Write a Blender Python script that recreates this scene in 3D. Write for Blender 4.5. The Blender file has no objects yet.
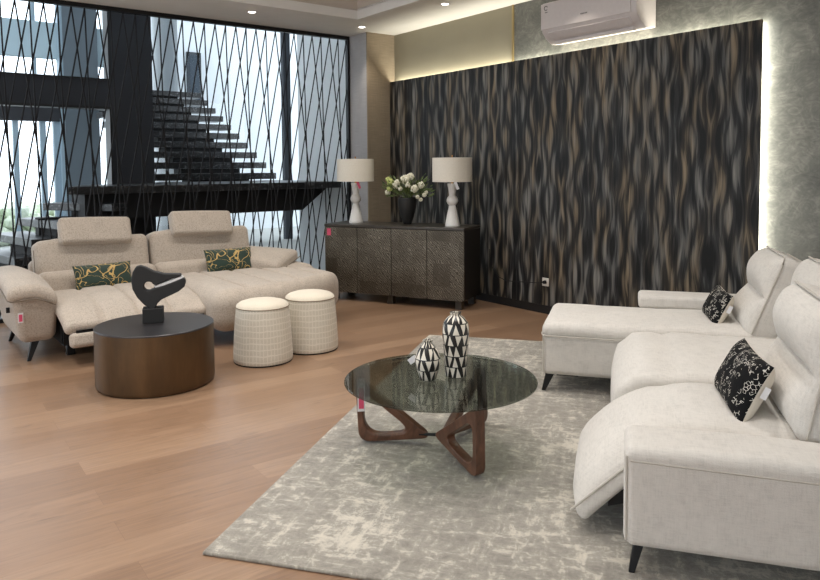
import bpy, bmesh, math, random
from mathutils import Vector, Matrix, Euler
R = math.radians
PI = math.pi
scene = bpy.context.scene
COL = scene.collection
random.seed(7)

# ------------------------------------------------------------------ room frame
CORNER = Vector((-0.26069, 9.27377, 0))          # where the two seen walls meet
ANG = R(-52.45)                                   # local x runs along the right-hand wall, y along the window wall
ROOM = Matrix.Translation(CORNER) @ Matrix.Rotation(ANG, 4, 'Z')
def W(u, w, z=0): return ROOM @ Vector((u, w, z))

# ------------------------------------------------------------------ mesh builder
class MB:
    def __init__(s): s.bm = bmesh.new(); s.M = Matrix.Identity(4)
    def _add(s, verts, faces):
        vs = [s.bm.verts.new(s.M @ Vector(v)) for v in verts]
        for f in faces:
            try: s.bm.faces.new([vs[i] for i in f])
            except ValueError: pass
        return s
    def box(s, x0, x1, y0, y1, z0, z1):
        v = [(x0,y0,z0),(x1,y0,z0),(x1,y1,z0),(x0,y1,z0),(x0,y0,z1),(x1,y0,z1),(x1,y1,z1),(x0,y1,z1)]
        return s._add(v, [(3,2,1,0),(4,5,6,7),(0,1,5,4),(1,2,6,5),(2,3,7,6),(3,0,4,7)])
    def hexa(s, bot, top):
        return s._add(list(bot)+list(top), [(3,2,1,0),(4,5,6,7),(0,1,5,4),(1,2,6,5),(2,3,7,6),(3,0,4,7)])
    def rbox(s, size, r, c=(0,0,0), n=12, fn=None, rc=4):
        """rounded box; fn(p in -1..1 coords, pos) -> pos deforms it"""
        h = [a/2 for a in size]; r = min(r, *[a*0.999 for a in h])
        def axis(hh):
            inn = hh-r; L = [-hh+r*(1-math.cos(PI/2*i/rc)) if False else -hh+r*(i/rc)**1.0 for i in range(rc)]
            m = [-inn+2*inn*i/n for i in range(n+1)] if inn > 1e-5 else [0.0]
            return L+m+[-a for a in reversed(L)]
        A = [axis(hh) for hh in h]; vs = {}; faces = []
        def vid(i, j, k):
            key = (i, j, k)
            if key not in vs:
                P = Vector((A[0][i], A[1][j], A[2][k]))
                I = Vector([max(-(h[a]-r), min(h[a]-r, P[a])) for a in range(3)])
                d = P-I
                # even out the angular sampling of the corners
                d = Vector([math.tan(max(-1,min(1,q/r))*PI/4)*r if abs(q) > 1e-9 else 0 for q in d])
                if d.length > 1e-9: d = d.normalized()*r
                q = I+d
                nrm = Vector((q[0]/h[0], q[1]/h[1], q[2]/h[2]))
                if fn: q = Vector(fn(nrm, q.copy()))
                vs[key] = s.bm.verts.new(s.M @ (q+Vector(c)))
            return vs[key]
        N = [len(a)-1 for a in A]
        def quad(a, b, c_, d):
            try: s.bm.faces.new([vid(*a), vid(*b), vid(*c_), vid(*d)])
            except ValueError: pass
        for i in range(N[0]):
            for j in range(N[1]):
                quad((i,j,N[2]),(i+1,j,N[2]),(i+1,j+1,N[2]),(i,j+1,N[2])); quad((i,j,0),(i,j+1,0),(i+1,j+1,0),(i+1,j,0))
            for k in range(N[2]):
                quad((i,0,k),(i+1,0,k),(i+1,0,k+1),(i,0,k+1)); quad((i,N[1],k),(i,N[1],k+1),(i+1,N[1],k+1),(i+1,N[1],k))
        for j in range(N[1]):
            for k in range(N[2]):
                quad((0,j,k),(0,j,k+1),(0,j+1,k+1),(0,j+1,k)); quad((N[0],j,k),(N[0],j+1,k),(N[0],j+1,k+1),(N[0],j,k+1))
        return s
    def tube(s, pts, r, seg=8, closed=False, caps=True):
        pts = [Vector(p) for p in pts]; n = len(pts); rings = []
        for i, p in enumerate(pts):
            if closed: t = pts[(i+1)%n]-pts[i-1]
            else: t = pts[min(i+1, n-1)]-pts[max(i-1, 0)]
            t.normalize()
            up = Vector((0,0,1)) if abs(t.z) < 0.95 else Vector((1,0,0))
            a = t.cross(up).normalized(); b = t.cross(a)
            rr = r[i] if isinstance(r, (list, tuple)) else r
            rings.append([s.bm.verts.new(s.M @ (p+a*math.cos(2*PI*k/seg)*rr+b*math.sin(2*PI*k/seg)*rr)) for k in range(seg)])
        for i in range(n if closed else n-1):
            A, B = rings[i], rings[(i+1)%n]
            for k in range(seg):
                try: s.bm.faces.new([A[k], A[(k+1)%seg], B[(k+1)%seg], B[k]])
                except ValueError: pass
        if caps and not closed:
            s.bm.faces.new(rings[0]); s.bm.faces.new(list(reversed(rings[-1])))
        return s
    def lathe(s, prof, seg=48, c=(0,0,0)):
        c = Vector(c); rings = []
        for (r, z) in prof:
            if r < 1e-6: rings.append([s.bm.verts.new(s.M @ (c+Vector((0,0,z))))])
            else: rings.append([s.bm.verts.new(s.M @ (c+Vector((r*math.cos(2*PI*k/seg), r*math.sin(2*PI*k/seg), z)))) for k in range(seg)])
        for A, B in zip(rings, rings[1:]):
            for k in range(seg):
                k2 = (k+1) % seg
                f = [A[0], B[k2], B[k]] if len(A) == 1 else ([A[k], A[k2], B[0]] if len(B) == 1 else [A[k], A[k2], B[k2], B[k]])
                try: s.bm.faces.new(f)
                except ValueError: pass
        return s
    def ball(s, c, r, sub=2, sc=(1,1,1), jit=0):
        t = bmesh.new(); bmesh.ops.create_icosphere(t, subdivisions=sub, radius=r)
        m = {}
        for v in t.verts:
            j = 1+random.uniform(-jit, jit)
            m[v] = s.bm.verts.new(s.M @ (Vector(c)+Vector((v.co.x*sc[0], v.co.y*sc[1], v.co.z*sc[2]))*j))
        for f in t.faces: s.bm.faces.new([m[v] for v in f.verts])
        t.free(); return s
    def prism(s, poly, to3, depth):
        """poly 2-D points, to3(a, b, d) -> 3-D"""
        n = len(poly)
        v = [to3(a, b, -depth/2) for a, b in poly]+[to3(a, b, depth/2) for a, b in poly]
        f = [tuple(range(n-1, -1, -1)), tuple(range(n, 2*n))]+[(i, (i+1)%n, n+(i+1)%n, n+i) for i in range(n)]
        return s._add(v, f)
    def ring(s, outer, inner, to3, depth):
        n = len(outer); V = []
        for d in (-depth/2, depth/2):
            V += [to3(a, b, d) for a, b in outer]; V += [to3(a, b, d) for a, b in inner]
        F = []
        for i in range(n):
            j = (i+1) % n
            F += [(i, n+i, n+j, j), (2*n+i, 2*n+j, 3*n+j, 3*n+i), (i, j, 2*n+j, 2*n+i), (n+i, 3*n+i, 3*n+j, n+j)]
        return s._add(V, F)
    def build(s, name, mat, parent=None, M=None, ang=38, bevel=0, bseg=2, smooth=True, sub=0):
        bmesh.ops.remove_doubles(s.bm, verts=s.bm.verts, dist=1e-6)
        bmesh.ops.recalc_face_normals(s.bm, faces=s.bm.faces)
        me = bpy.data.meshes.new(name); s.bm.to_mesh(me); s.bm.free()
        if smooth:
            me.polygons.foreach_set('use_smooth', [True]*len(me.polygons))
            me.set_sharp_from_angle(angle=R(ang))
        o = bpy.data.objects.new(name, me); COL.objects.link(o)
        if mat: me.materials.append(mat)
        if parent: o.parent = parent
        if M is not None: o.matrix_local = M
        if bevel:
            b = o.modifiers.new('edge', 'BEVEL'); b.width = bevel; b.segments = bseg; b.limit_method = 'ANGLE'; b.angle_limit = R(35)
            b.harden_normals = False
        if sub:
            m = o.modifiers.new('sub', 'SUBSURF'); m.levels = sub; m.render_levels = sub
        return o

def tag(o, label=None, cat=None, group=None, kind=None):
    if label: o['label'] = label
    if cat: o['category'] = cat
    if group: o['group'] = group
    if kind: o['kind'] = kind
    return o
def thing(name, label, cat, loc, rz=0, group=None):
    o = bpy.data.objects.new(name, None); COL.objects.link(o); o.empty_display_size = .1
    o.location = loc; o.rotation_euler = (0, 0, rz); return tag(o, label, cat, group)
def struct(mb, name, mat, room=True, bevel=0, label=None):
    o = mb.build(name, mat, bevel=bevel, ang=30)
    if room: o.matrix_world = ROOM
    o['kind'] = 'structure'
    return o
def dup(o, parent=None):
    c = o.copy(); COL.objects.link(c)
    if parent: c.parent = parent
    for ch in [k for k in COL.objects if k.parent == o]: dup(ch, c)
    return c

# ------------------------------------------------------------------ materials
def srgb(r, g, b):
    f = lambda c: (c/255/12.92) if c/255 <= .04045 else ((c/255+.055)/1.055)**2.4
    return (f(r), f(g), f(b), 1)
class NT:
    def __init__(s, name):
        s.m = bpy.data.materials.new(name); s.m.use_nodes = True; s.t = s.m.node_tree; s.t.nodes.clear()
        s.out = s.n('ShaderNodeOutputMaterial')
    def n(s, typ, **kw):
        o = s.t.nodes.new(typ)
        for k, v in kw.items():
            if k == 'inp':
                for a, b in v.items():
                    if isinstance(b, bpy.types.NodeSocket): s.t.links.new(b, o.inputs[a])
                    else: o.inputs[a].default_value = b
            else: setattr(o, k, v)
        return o
    def l(s, a, b): s.t.links.new(a, b)
    def math(s, op, a, b=0.0, c=None):
        i = {0: a, 1: b}
        if c is not None: i[2] = c
        return s.n('ShaderNodeMath', operation=op, inp=i).outputs[0]
    def obj(s, scale=(1,1,1), rot=(0,0,0), loc=(0,0,0)):
        tc = s.n('ShaderNodeTexCoord')
        return s.n('ShaderNodeMapping', inp={'Vector': tc.outputs['Object'], 'Scale': scale, 'Rotation': rot, 'Location': loc}).outputs[0]
    def noise(s, vec, scale, detail=3, rough=.5, dist=0.0):
        return s.n('ShaderNodeTexNoise', inp={'Vector': vec, 'Scale': scale, 'Detail': detail, 'Roughness': rough, 'Distortion': dist}).outputs[0]
    def ramp(s, fac, stops, interp='LINEAR'):
        r = s.n('ShaderNodeValToRGB'); r.color_ramp.interpolation = interp
        e = r.color_ramp.elements
        while len(e) > 1: e.remove(e[-1])
        e[0].position = stops[0][0]; e[0].color = stops[0][1]
        for p, c in stops[1:]:
            k = e.new(p); k.color = c
        s.l(fac, r.inputs[0]); return r.outputs[0]
    def mix(s, fac, a, b, mode='MIX'):
        o = s.n('ShaderNodeMix', data_type='RGBA', blend_type=mode)
        for i, v in ((0, fac), (6, a), (7, b)):
            if isinstance(v, bpy.types.NodeSocket): s.l(v, o.inputs[i])
            else: o.inputs[i].default_value = v
        return o.outputs[2]
    def pbr(s, color, rough=.6, metal=0, bump=None, bstr=.2, bdist=.01, sheen=0, spec=.5, coat=0, coat_rough=.1):
        p = s.n('ShaderNodeBsdfPrincipled')
        for k, v in (('Base Color', color), ('Roughness', rough), ('Metallic', metal), ('Sheen Weight', sheen), ('Specular IOR Level', spec), ('Coat Weight', coat), ('Coat Roughness', coat_rough)):
            if isinstance(v, bpy.types.NodeSocket): s.l(v, p.inputs[k])
            else: p.inputs[k].default_value = v
        if bump is not None:
            b = s.n('ShaderNodeBump', inp={'Strength': bstr, 'Distance': bdist, 'Height': bump}); s.l(b.outputs[0], p.inputs['Normal'])
        s.l(p.outputs[0], s.out.inputs[0]); return s.m
G = lambda v: (v, v, v, 1)
def plain(name, col, rough=.5, metal=0, **k):
    n = NT(name); c = srgb(*col); v = n.noise(n.obj(), 30, 2)
    cc = n.mix(v, tuple(x*.93 for x in c[:3])+(1,), tuple(min(1, x*1.05) for x in c[:3])+(1,))
    return n.pbr(cc, rough, metal, **k)
def fabric(name, col, var=.12, weave=260, slub=True, rough=.92, fs=200):
    n = NT(name); c = srgb(*col)
    big = n.noise(n.obj((1,1,1)), 7, 4, .6)
    th1 = n.noise(n.obj((weave*1.0, weave*.12, weave*.12)), 1, 2); th2 = n.noise(n.obj((weave*.12, weave*.12, weave*1.0)), 1, 2)
    fine = n.noise(n.obj(), fs, 2, .7)
    th3 = n.noise(n.obj((weave*.12, weave*1.0, weave*.12)), 1, 2)
    t = n.math('MULTIPLY', n.math('ADD', th1, n.math('ADD', th2, th3)), .3333)
    f = n.math('ADD', n.math('MULTIPLY', big, .18), n.math('ADD', n.math('MULTIPLY', t, .67 if slub else .17), n.math('MULTIPLY', fine, .15 if slub else .65)))
    cc = n.ramp(f, [(.32, tuple(x*(1-var*2) for x in c[:3])+(1,)), (.5, c), (.68, tuple(min(1, x*(1+var)) for x in c[:3])+(1,))])
    h = n.math('ADD', t, n.math('MULTIPLY', fine, .8))
    return n.pbr(cc, rough, bump=h, bstr=.35, bdist=.004, sheen=.25, spec=.2)
def mat_floor():
    n = NT('oak_floor'); v = n.obj(rot=(0,0,R(2)))
    # local y of the room frame is the run of the boards
    sw = n.n('ShaderNodeSeparateXYZ', inp={0: v}); cv = n.n('ShaderNodeCombineXYZ', inp={0: sw.outputs[1], 1: sw.outputs[0]}).outputs[0]
    br = n.n('ShaderNodeTexBrick', offset=.37, offset_frequency=2, inp={'Vector': cv, 'Color1': G(0), 'Color2': G(1), 'Mortar': G(.5), 'Scale': 1, 'Mortar Size': .0006, 'Mortar Smooth': .1, 'Bias': 0, 'Brick Width': 1.9, 'Row Height': .19})
    gv = n.n('ShaderNodeVectorMath', operation='ADD', inp={0: cv, 1: n.n('ShaderNodeVectorMath', operation='SCALE', inp={0: br.outputs[0], 3: 7.0}).outputs[0]}).outputs[0]
    gm = n.n('ShaderNodeMapping', inp={'Vector': gv, 'Scale': (1.6, 22, 1)}).outputs[0]
    grain = n.noise(gm, 2.2, 6, .62, .6); knots = n.noise(n.n('ShaderNodeMapping', inp={'Vector': gv, 'Scale': (2.2, 9, 1)}).outputs[0], 1.3, 3, .5, 1.2)
    base = n.ramp(br.outputs[0], [(0, srgb(134,105,82)), (.5, srgb(145,115,91)), (1, srgb(156,126,101))])
    g = n.ramp(grain, [(.3, G(.70)), (.52, G(.95)), (.7, G(1.12))])
    k = n.ramp(knots, [(.2, G(.62)), (.36, G(1))])
    c = n.mix(1, n.mix(.8, base, g, 'MULTIPLY'), k, 'MULTIPLY')
    c = n.mix(n.math('MULTIPLY', br.outputs[1], .6), c, srgb(104,74,54))
    rg = n.math('ADD', .24, n.math('MULTIPLY', grain, .16))
    return n.pbr(c, rg, bump=n.math('SUBTRACT', grain, n.math('MULTIPLY', br.outputs[1], 2)), bstr=.08, bdist=.003, spec=.75)
def mat_panel():
    n = NT('feather_stripe_wallpaper'); tc = n.n('ShaderNodeTexCoord'); s = n.n('ShaderNodeSeparateXYZ', inp={0: tc.outputs['Object']})
    u, z = s.outputs[0], s.outputs[2]
    lam, per = .155, .64
    du = n.math('MULTIPLY', n.math('SUBTRACT', n.noise(n.obj((.9,1,.5)), 2.0, 1), .5), .10)
    uu = n.math('ADD', u, du)
    t = n.math('PINGPONG', uu, lam)                                  # mirrored columns: strands bow apart and together
    ci = n.math('FLOOR', n.math('DIVIDE', uu, lam*2))
    off = n.n('ShaderNodeTexWhiteNoise', noise_dimensions='1D', inp={'W': ci}).outputs[0]
    bow = n.math('SINE', n.math('ADD', n.math('MULTIPLY', z, 2*PI/per), n.math('MULTIPLY', off, 1.6)))
    t2 = n.math('ADD', t, n.math('MULTIPLY', bow, .020))
    cv = n.n('ShaderNodeCombineXYZ', inp={0: t2, 1: n.math('MULTIPLY', z, .035), 2: n.math('MULTIPLY', ci, 3.7)}).outputs[0]
    st1 = n.n('ShaderNodeTexNoise', inp={'Vector': cv, 'Scale': 26, 'Detail': 2, 'Roughness': .5}).outputs[0]
    st2 = n.n('ShaderNodeTexNoise', inp={'Vector': cv, 'Scale': 110, 'Detail': 2, 'Roughness': .55}).outputs[0]
    cl = n.noise(n.obj((26,1,2.2)), 1.0, 2, .5)
    blob = n.math('MULTIPLY', n.math('COSINE', n.math('MULTIPLY', t2, 2*PI/lam)), n.math('SINE', n.math('ADD', n.math('MULTIPLY', z, 2*PI/per), n.math('MULTIPLY', off, 1.6))))
    v = n.math('ADD', n.math('SUBTRACT', n.math('MULTIPLY', st1, .50), n.math('MULTIPLY', blob, .11)), n.math('ADD', n.math('MULTIPLY', st2, .18), n.math('MULTIPLY', cl, .50)))
    tone = n.noise(n.obj((7,1,1.4)), 1, 3)
    tf = n.ramp(tone, [(.42, G(0)), (.6, G(1))])
    dark = srgb(15,15,16); mid = n.mix(tf, srgb(58,59,60), srgb(62,56,48)); hi = n.mix(tf, srgb(128,126,121), srgb(132,118,98))
    f1 = n.n('ShaderNodeMapRange', inp={0: v, 1: .47, 2: .64}).outputs[0]; f2 = n.n('ShaderNodeMapRange', inp={0: v, 1: .585, 2: .80}).outputs[0]
    c = n.mix(f2, n.mix(f1, dark, mid), hi)
    return n.pbr(c, .5, bump=st2, bstr=.1, bdist=.003, spec=.3)
def mat_leafpaper(name, c1, c2, c3):
    n = NT(name)
    a = n.noise(n.obj(), 3.2, 5, .62, 2.2); b = n.noise(n.obj((1,1,1.6)), 8, 4, .6, 3.0)
    vo = n.n('ShaderNodeTexVoronoi', feature='SMOOTH_F1', inp={'Vector': n.obj(), 'Scale': 3.6, 'Randomness': 1}).outputs[0]
    f = n.math('ADD', n.math('MULTIPLY', a, .45), n.math('ADD', n.math('MULTIPLY', vo, .22), n.math('MULTIPLY', b, .4)))
    return n.pbr(n.ramp(f, [(.35, srgb(*c1)), (.53, srgb(*c2)), (.72, srgb(*c3))]), .6, bump=f, bstr=.06, bdist=.004)
def mat_weavepaper(name, c1, c2):
    n = NT(name); a = n.noise(n.obj((6,6,150)), 1, 3); b = n.noise(n.obj((90,90,6)), 1, 2); g = n.noise(n.obj(), 3, 3)
    f = n.math('ADD', n.math('MULTIPLY', a, .5), n.math('ADD', n.math('MULTIPLY', b, .2), n.math('MULTIPLY', g, .3)))
    return n.pbr(n.ramp(f, [(.35, srgb(*c1)), (.65, srgb(*c2))]), .8, bump=f, bstr=.15, bdist=.003, spec=.2)
def mat_plaster(name, col, rough=.8):
    n = NT(name); c = srgb(*col); f = n.noise(n.obj(), 2.5, 5, .6)
    return n.pbr(n.ramp(f, [(.3, tuple(x*.93 for x in c[:3])+(1,)), (.7, c)]), rough, bump=n.noise(n.obj(), 60, 3), bstr=.04, bdist=.002, spec=.2)
def mat_marble():
    n = NT('dark_marble'); a = n.noise(n.obj((1,1,2)), 6, 8, .68, 1.6); b = n.noise(n.obj(), 34, 5, .7)
    f = n.math('ADD', n.math('MULTIPLY', a, .55), n.math('MULTIPLY', b, .45))
    return n.pbr(n.ramp(f, [(.42, srgb(20,21,23)), (.53, srgb(40,41,44)), (.6, srgb(96,97,100)), (.72, srgb(150,150,152))]), .32, spec=.5)
def mat_rug():
    n = NT('distressed_rug'); big = n.noise(n.obj((1,1,1)), 1.7, 4, .6, .6)
    wv = n.n('ShaderNodeVectorMath', operation='ADD', inp={0: n.obj(), 1: n.n('ShaderNodeVectorMath', operation='SCALE', inp={0: n.n('ShaderNodeTexNoise', inp={'Vector': n.obj(), 'Scale': 9, 'Detail': 3}).outputs[1], 3: .05}).outputs[0]}).outputs[0]
    mp = lambda sc, loc=(0,0,0): n.n('ShaderNodeMapping', inp={'Vector': wv, 'Scale': sc, 'Location': loc}).outputs[0]
    hx = n.noise(mp((4.5, 20, 1)), 1, 7, .76, .2); hy = n.noise(mp((24, 3.6, 1), (5,3,0)), 1, 6, .72, .2)
    fl = n.noise(mp((9, 11, 1), (2,8,0)), 1.5, 8, .8)
    v = n.math('ADD', n.math('MULTIPLY', n.math('MAXIMUM', hx, hy), .45), n.math('MULTIPLY', fl, .5))
    v = n.math('ADD', v, n.math('MULTIPLY', n.math('SUBTRACT', big, .5), .26))
    c = n.ramp(v, [(.36, srgb(124,118,109)), (.45, srgb(146,140,130)), (.515, srgb(164,158,147)), (.53, srgb(190,183,170)), (.60, srgb(208,200,185))])
    pile = n.noise(n.obj(), 420, 3, .75); rib = n.noise(n.obj((3,120,1)), 1, 2)
    c = n.mix(.4, c, n.ramp(n.math('ADD', n.math('MULTIPLY', pile, .7), n.math('MULTIPLY', rib, .3)), [(.32, G(.62)), (.62, G(1))]), 'MULTIPLY')
    return n.pbr(c, .95, bump=n.math('ADD', pile, v), bstr=.5, bdist=.006, sheen=.3, spec=.15)
def mat_wood(name, c1, c2, rough=.4, sc=(2,30,30)):
    n = NT(name); g = n.noise(n.obj(sc), 1.2, 6, .6, .8)
    return n.pbr(n.ramp(g, [(.3, srgb(*c1)), (.7, srgb(*c2))]), rough, bump=g, bstr=.05, bdist=.002)
def mat_doors():
    n = NT('etched_bronze'); v = n.obj()
    w = n.n('ShaderNodeTexWave', wave_type='BANDS', bands_direction='DIAGONAL', inp={'Vector': v, 'Scale': 22, 'Distortion': 9, 'Detail': 2, 'Detail Scale': 1.0}).outputs[1]
    chk = n.n('ShaderNodeTexBrick', offset=.5, inp={'Vector': n.obj((1,1,1), rot=(R(90),0,0)), 'Color1': G(.15), 'Color2': G(.85), 'Mortar': G(.5), 'Scale': 1, 'Mortar Size': 0, 'Brick Width': .2, 'Row Height': .24}).outputs[0]
    pat = n.math('ADD', n.math('MULTIPLY', n.noise(v, 6, 3), .6), n.math('MULTIPLY', chk, .4))
    f = n.math('MULTIPLY', w, pat)
    c = n.ramp(f, [(.08, srgb(66,59,49)), (.3, srgb(84,77,66)), (.62, srgb(132,125,112))])
    return n.pbr(c, .4, metal=.35, bump=w, bstr=.03, bdist=.001)
def mat_bronze():
    n = NT('patinated_bronze'); g = n.noise(n.obj((8,8,1.6)), 1.2, 4, .6); h = n.noise(n.obj(), 3, 3)
    f = n.math('ADD', n.math('MULTIPLY', g, .5), n.math('MULTIPLY', h, .5))
    return n.pbr(n.ramp(f, [(.3, srgb(70,54,38)), (.7, srgb(108,84,58))]), .4, metal=.6, spec=.4)
def mat_vase():
    n = NT('black_white_triangles'); tc = n.n('ShaderNodeTexCoord'); s = n.n('ShaderNodeSeparateXYZ', inp={0: tc.outputs['Object']})
    z = s.outputs[2]; row = n.math('MULTIPLY', z, 1/.056); ri = n.math('FLOOR', row); rf = n.math('FRACT', row)
    ang = n.math('DIVIDE', n.math('ARCTAN2', s.outputs[1], s.outputs[0]), 2*PI)
    jit = n.n('ShaderNodeTexWhiteNoise', noise_dimensions='1D', inp={'W': ri}).outputs[0]
    a = n.math('ADD', n.math('MULTIPLY', ang, 11), jit); af = n.math('FRACT', a)
    ai = n.math('FLOOR', a)
    rnd = n.n('ShaderNodeTexWhiteNoise', noise_dimensions='2D', inp={'Vector': n.n('ShaderNodeCombineXYZ', inp={0: ai, 1: ri}).outputs[0]}).outputs[0]
    flip = n.math('GREATER_THAN', rnd, .55); up = n.math('ABSOLUTE', n.math('SUBTRACT', flip, rf))
    lean = n.math('MULTIPLY', n.math('SUBTRACT', rnd, .5), n.math('MULTIPLY', rf, .5))
    wv = n.math('MULTIPLY', n.math('ABSOLUTE', n.math('ADD', n.math('SUBTRACT', af, .5), lean)), 2)
    alt = n.math('LESS_THAN', wv, n.math('MULTIPLY', up, .92))
    edge = n.math('MULTIPLY', n.math('GREATER_THAN', rf, .04), n.math('LESS_THAN', rf, .96))
    f = n.math('MULTIPLY', alt, edge)
    return n.pbr(n.mix(f, srgb(20,19,19), srgb(226,219,205)), .3, spec=.5)
def mat_green_cushion():
    n = NT('green_gold_jacquard'); a = n.noise(n.obj((1,1,1)), 7.5, 0, .5, .9); b = n.noise(n.obj((1,1,1), loc=(3,7,1)), 11, 0, .5, 1.4)
    la = n.math('LESS_THAN', n.math('ABSOLUTE', n.math('SUBTRACT', a, .5)), .021)
    lb = n.math('LESS_THAN', n.math('ABSOLUTE', n.math('SUBTRACT', b, .57)), .017)
    f = n.math('MAXIMUM', la, lb)
    return n.pbr(n.mix(f, srgb(28,52,41), srgb(196,164,100)), .7, bump=f, bstr=.3, bdist=.003, sheen=.2)
def mat_black_cushion():
    n = NT('black_spotted_velvet'); v = n.n('ShaderNodeTexVoronoi', feature='DISTANCE_TO_EDGE', inp={'Vector': n.obj(), 'Scale': 58}).outputs[0]
    g = n.noise(n.obj(), 26, 2); f = n.math('MULTIPLY', n.math('LESS_THAN', v, .052), n.math('GREATER_THAN', g, .51))
    return n.pbr(n.mix(f, srgb(9,9,11), srgb(200,195,186)), .8, bump=v, bstr=.3, bdist=.003, sheen=0, spec=.2)
def mat_stool():
    n = NT('cream_grid_boucle'); tc = n.n('ShaderNodeTexCoord'); s = n.n('ShaderNodeSeparateXYZ', inp={0: tc.outputs['Object']})
    ang = n.math('MULTIPLY', n.math('ARCTAN2', s.outputs[1], s.outputs[0]), 52/(2*PI))
    wob = n.math('MULTIPLY', n.noise(n.obj(), 12, 2), .5)
    ga = n.math('LESS_THAN', n.math('FRACT', n.math('ADD', ang, wob)), .2); gz = n.math('LESS_THAN', n.math('FRACT', n.math('ADD', n.math('MULTIPLY', s.outputs[2], 1/.046), wob)), .2)
    f = n.math('MAXIMUM', ga, gz); fine = n.noise(n.obj(), 260, 3, .7)
    c = n.mix(f, n.ramp(fine, [(.3, srgb(198,190,174)), (.7, srgb(214,207,192))]), srgb(221,214,200))
    return n.pbr(c, .95, bump=n.math('ADD', fine, f), bstr=.4, bdist=.003, sheen=.2, spec=.2)
def mat_glass(name, tint, refl=1.0, ior=1.5, rough=0.0):
    n = NT(name); fr = n.n('ShaderNodeFresnel', inp={'IOR': ior}); t = n.n('ShaderNodeBsdfTransparent', inp={0: tint}); g = n.n('ShaderNodeBsdfGlossy', inp={0: G(.95), 1: rough})
    f = n.math('MULTIPLY', fr.outputs[0], refl)
    m = n.n('ShaderNodeMixShader', inp={0: f, 1: t.outputs[0], 2: g.outputs[0]}); n.l(m.outputs[0], n.out.inputs[0]); return n.m
def mat_emit(name, col, strength):
    n = NT(name); e = n.n('ShaderNodeEmission', inp={0: col, 1: strength}); n.l(e.outputs[0], n.out.inputs[0]); return n.m
def mat_shade():
    n = NT('linen_shade'); a = n.noise(n.obj((90,90,160)), 1, 2); c = n.ramp(a, [(.3, srgb(214,207,194)), (.7, srgb(224,218,206))])
    return n.pbr(c, .9, bump=a, bstr=.15, bdist=.002, spec=.2)
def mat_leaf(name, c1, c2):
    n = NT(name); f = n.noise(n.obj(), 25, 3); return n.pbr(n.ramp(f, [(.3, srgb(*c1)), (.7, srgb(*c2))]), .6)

M = dict(
    floor=mat_floor(), panel=mat_panel(), rug=mat_rug(), marble=mat_marble(),
    leafpaper=mat_leafpaper('grey_leaf_wallpaper', (84,85,81), (108,108,102), (146,145,137)),
    goldpaper=mat_plaster('gold_wallpaper', (152,145,126)), colpaper=mat_weavepaper('brown_grasscloth', (138,124,106), (162,148,128)),
    jamb=mat_weavepaper('pale_grasscloth', (166,164,166), (186,184,184)),
    ceil=mat_plaster('ceiling_paint', (234,231,227)), ceil_step=mat_plaster('ceiling_step_warm', (206,195,184)),  # the step's warmer colour carries cove light painted into it
    stairwall=mat_plaster('charcoal_plaster', (58,59,63)), white=mat_plaster('white_render', (226,230,233)), paleblue=mat_plaster('pale_panel', (176,196,206)),
    bluewall=mat_plaster('cool_grey_wall', (214,219,222)), column=mat_plaster('grey_column_paint', (188,192,194)), slate=mat_plaster('slate_cladding', (104,114,122)),
    backwall=mat_plaster('off_white_wall', (200,196,190)),
    black=plain('black_metal', (22,22,24), .45, .3), blackpaint=plain('black_lacquer', (16,16,17), .5), cord=plain('black_cord', (20,20,24), .8), soot=plain('matte_black', (15,15,17), .8),
    frame=plain('anthracite_frame', (38,44,52), .5), palesteel=plain('pale_blue_metal', (150,170,184), .5), 
    sofa=fabric('sofa_linen', (207,202,195), .11, 190), sofa2=fabric('sofa_chenille', (182,170,157), .18, 90, False, fs=95), piping=fabric('piping_fabric', (186,180,170), .06),
    piping2=fabric('dark_piping_fabric', (128,117,103), .06), cream=fabric('cream_cotton', (212,204,190), .05),
    green=mat_green_cushion(), spot=mat_black_cushion(), stool=mat_stool(), stooltop=fabric('cream_boucle', (218,208,190), .06, 300, False), seam=plain('brown_seam', (120,104,84), .9),
    walnut=mat_wood('walnut', (74,49,37), (116,79,60), .38, (20,20,6)), darkwood=mat_wood('black_ash', (24,22,20), (40,36,32), .4), doors=mat_doors(), boardtop=mat_wood('dark_top', (44,40,35), (62,56,48), .3, (30,3,30)),
    bronze=mat_bronze(), drumtop=plain('dark_bronze_top', (62,60,62), .34, .5), sculpt=plain('matt_black_resin', (26,25,25), .55), vase=mat_vase(),
    smoke=mat_glass('smoked_glass', (.60,.63,.59,1), .75, 1.52), pane=mat_glass('window_glass', (.97,.985,1,1), .5, 1.45),
    lampbody=plain('white_ceramic', (226,224,220), .35), shade=mat_shade(), brass=plain('brass', (190,140,80), .3, 1), pot=plain('black_pot', (24,23,22), .6),
    pink=plain('pink_card', (214,80,112), .6), whitecard=plain('white_card', (225,224,226), .5), acwhite=plain('ac_plastic', (212,204,202), .4), acdark=plain('ac_print', (110,106,104), .6), socketgrey=plain('grey_plastic', (150,146,142), .5),
    socket=plain('socket_plastic', (214,208,200), .4), gold=plain('gold_trim', (168,148,104), .4, .5),
    led=mat_emit('warm_led', (1,.96,.74,1), 9), bulb=mat_emit('lamp_lens', (1,.95,.86,1), 12),
    leaf=mat_leaf('leaf_green', (58,74,38), (112,128,72)), petal=mat_leaf('white_petal', (206,202,178), (236,233,216)), lime=mat_leaf('lime_bloom', (168,178,100), (204,210,140)),
    hedge=mat_leaf('hedge_bleached', (206,216,190), (226,232,214)), stone=mat_plaster('pale_paving', (186,186,182)), darkglass=plain('dark_pane', (58,68,78), .2),  # hedge greens bleached to imitate overexposed daylight
)

# ------------------------------------------------------------------ the room
CZ = 3.22
b = MB(); b.box(-.5, 12, -10, .05, -.1, 0); struct(b, 'floor', M['floor'])
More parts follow.
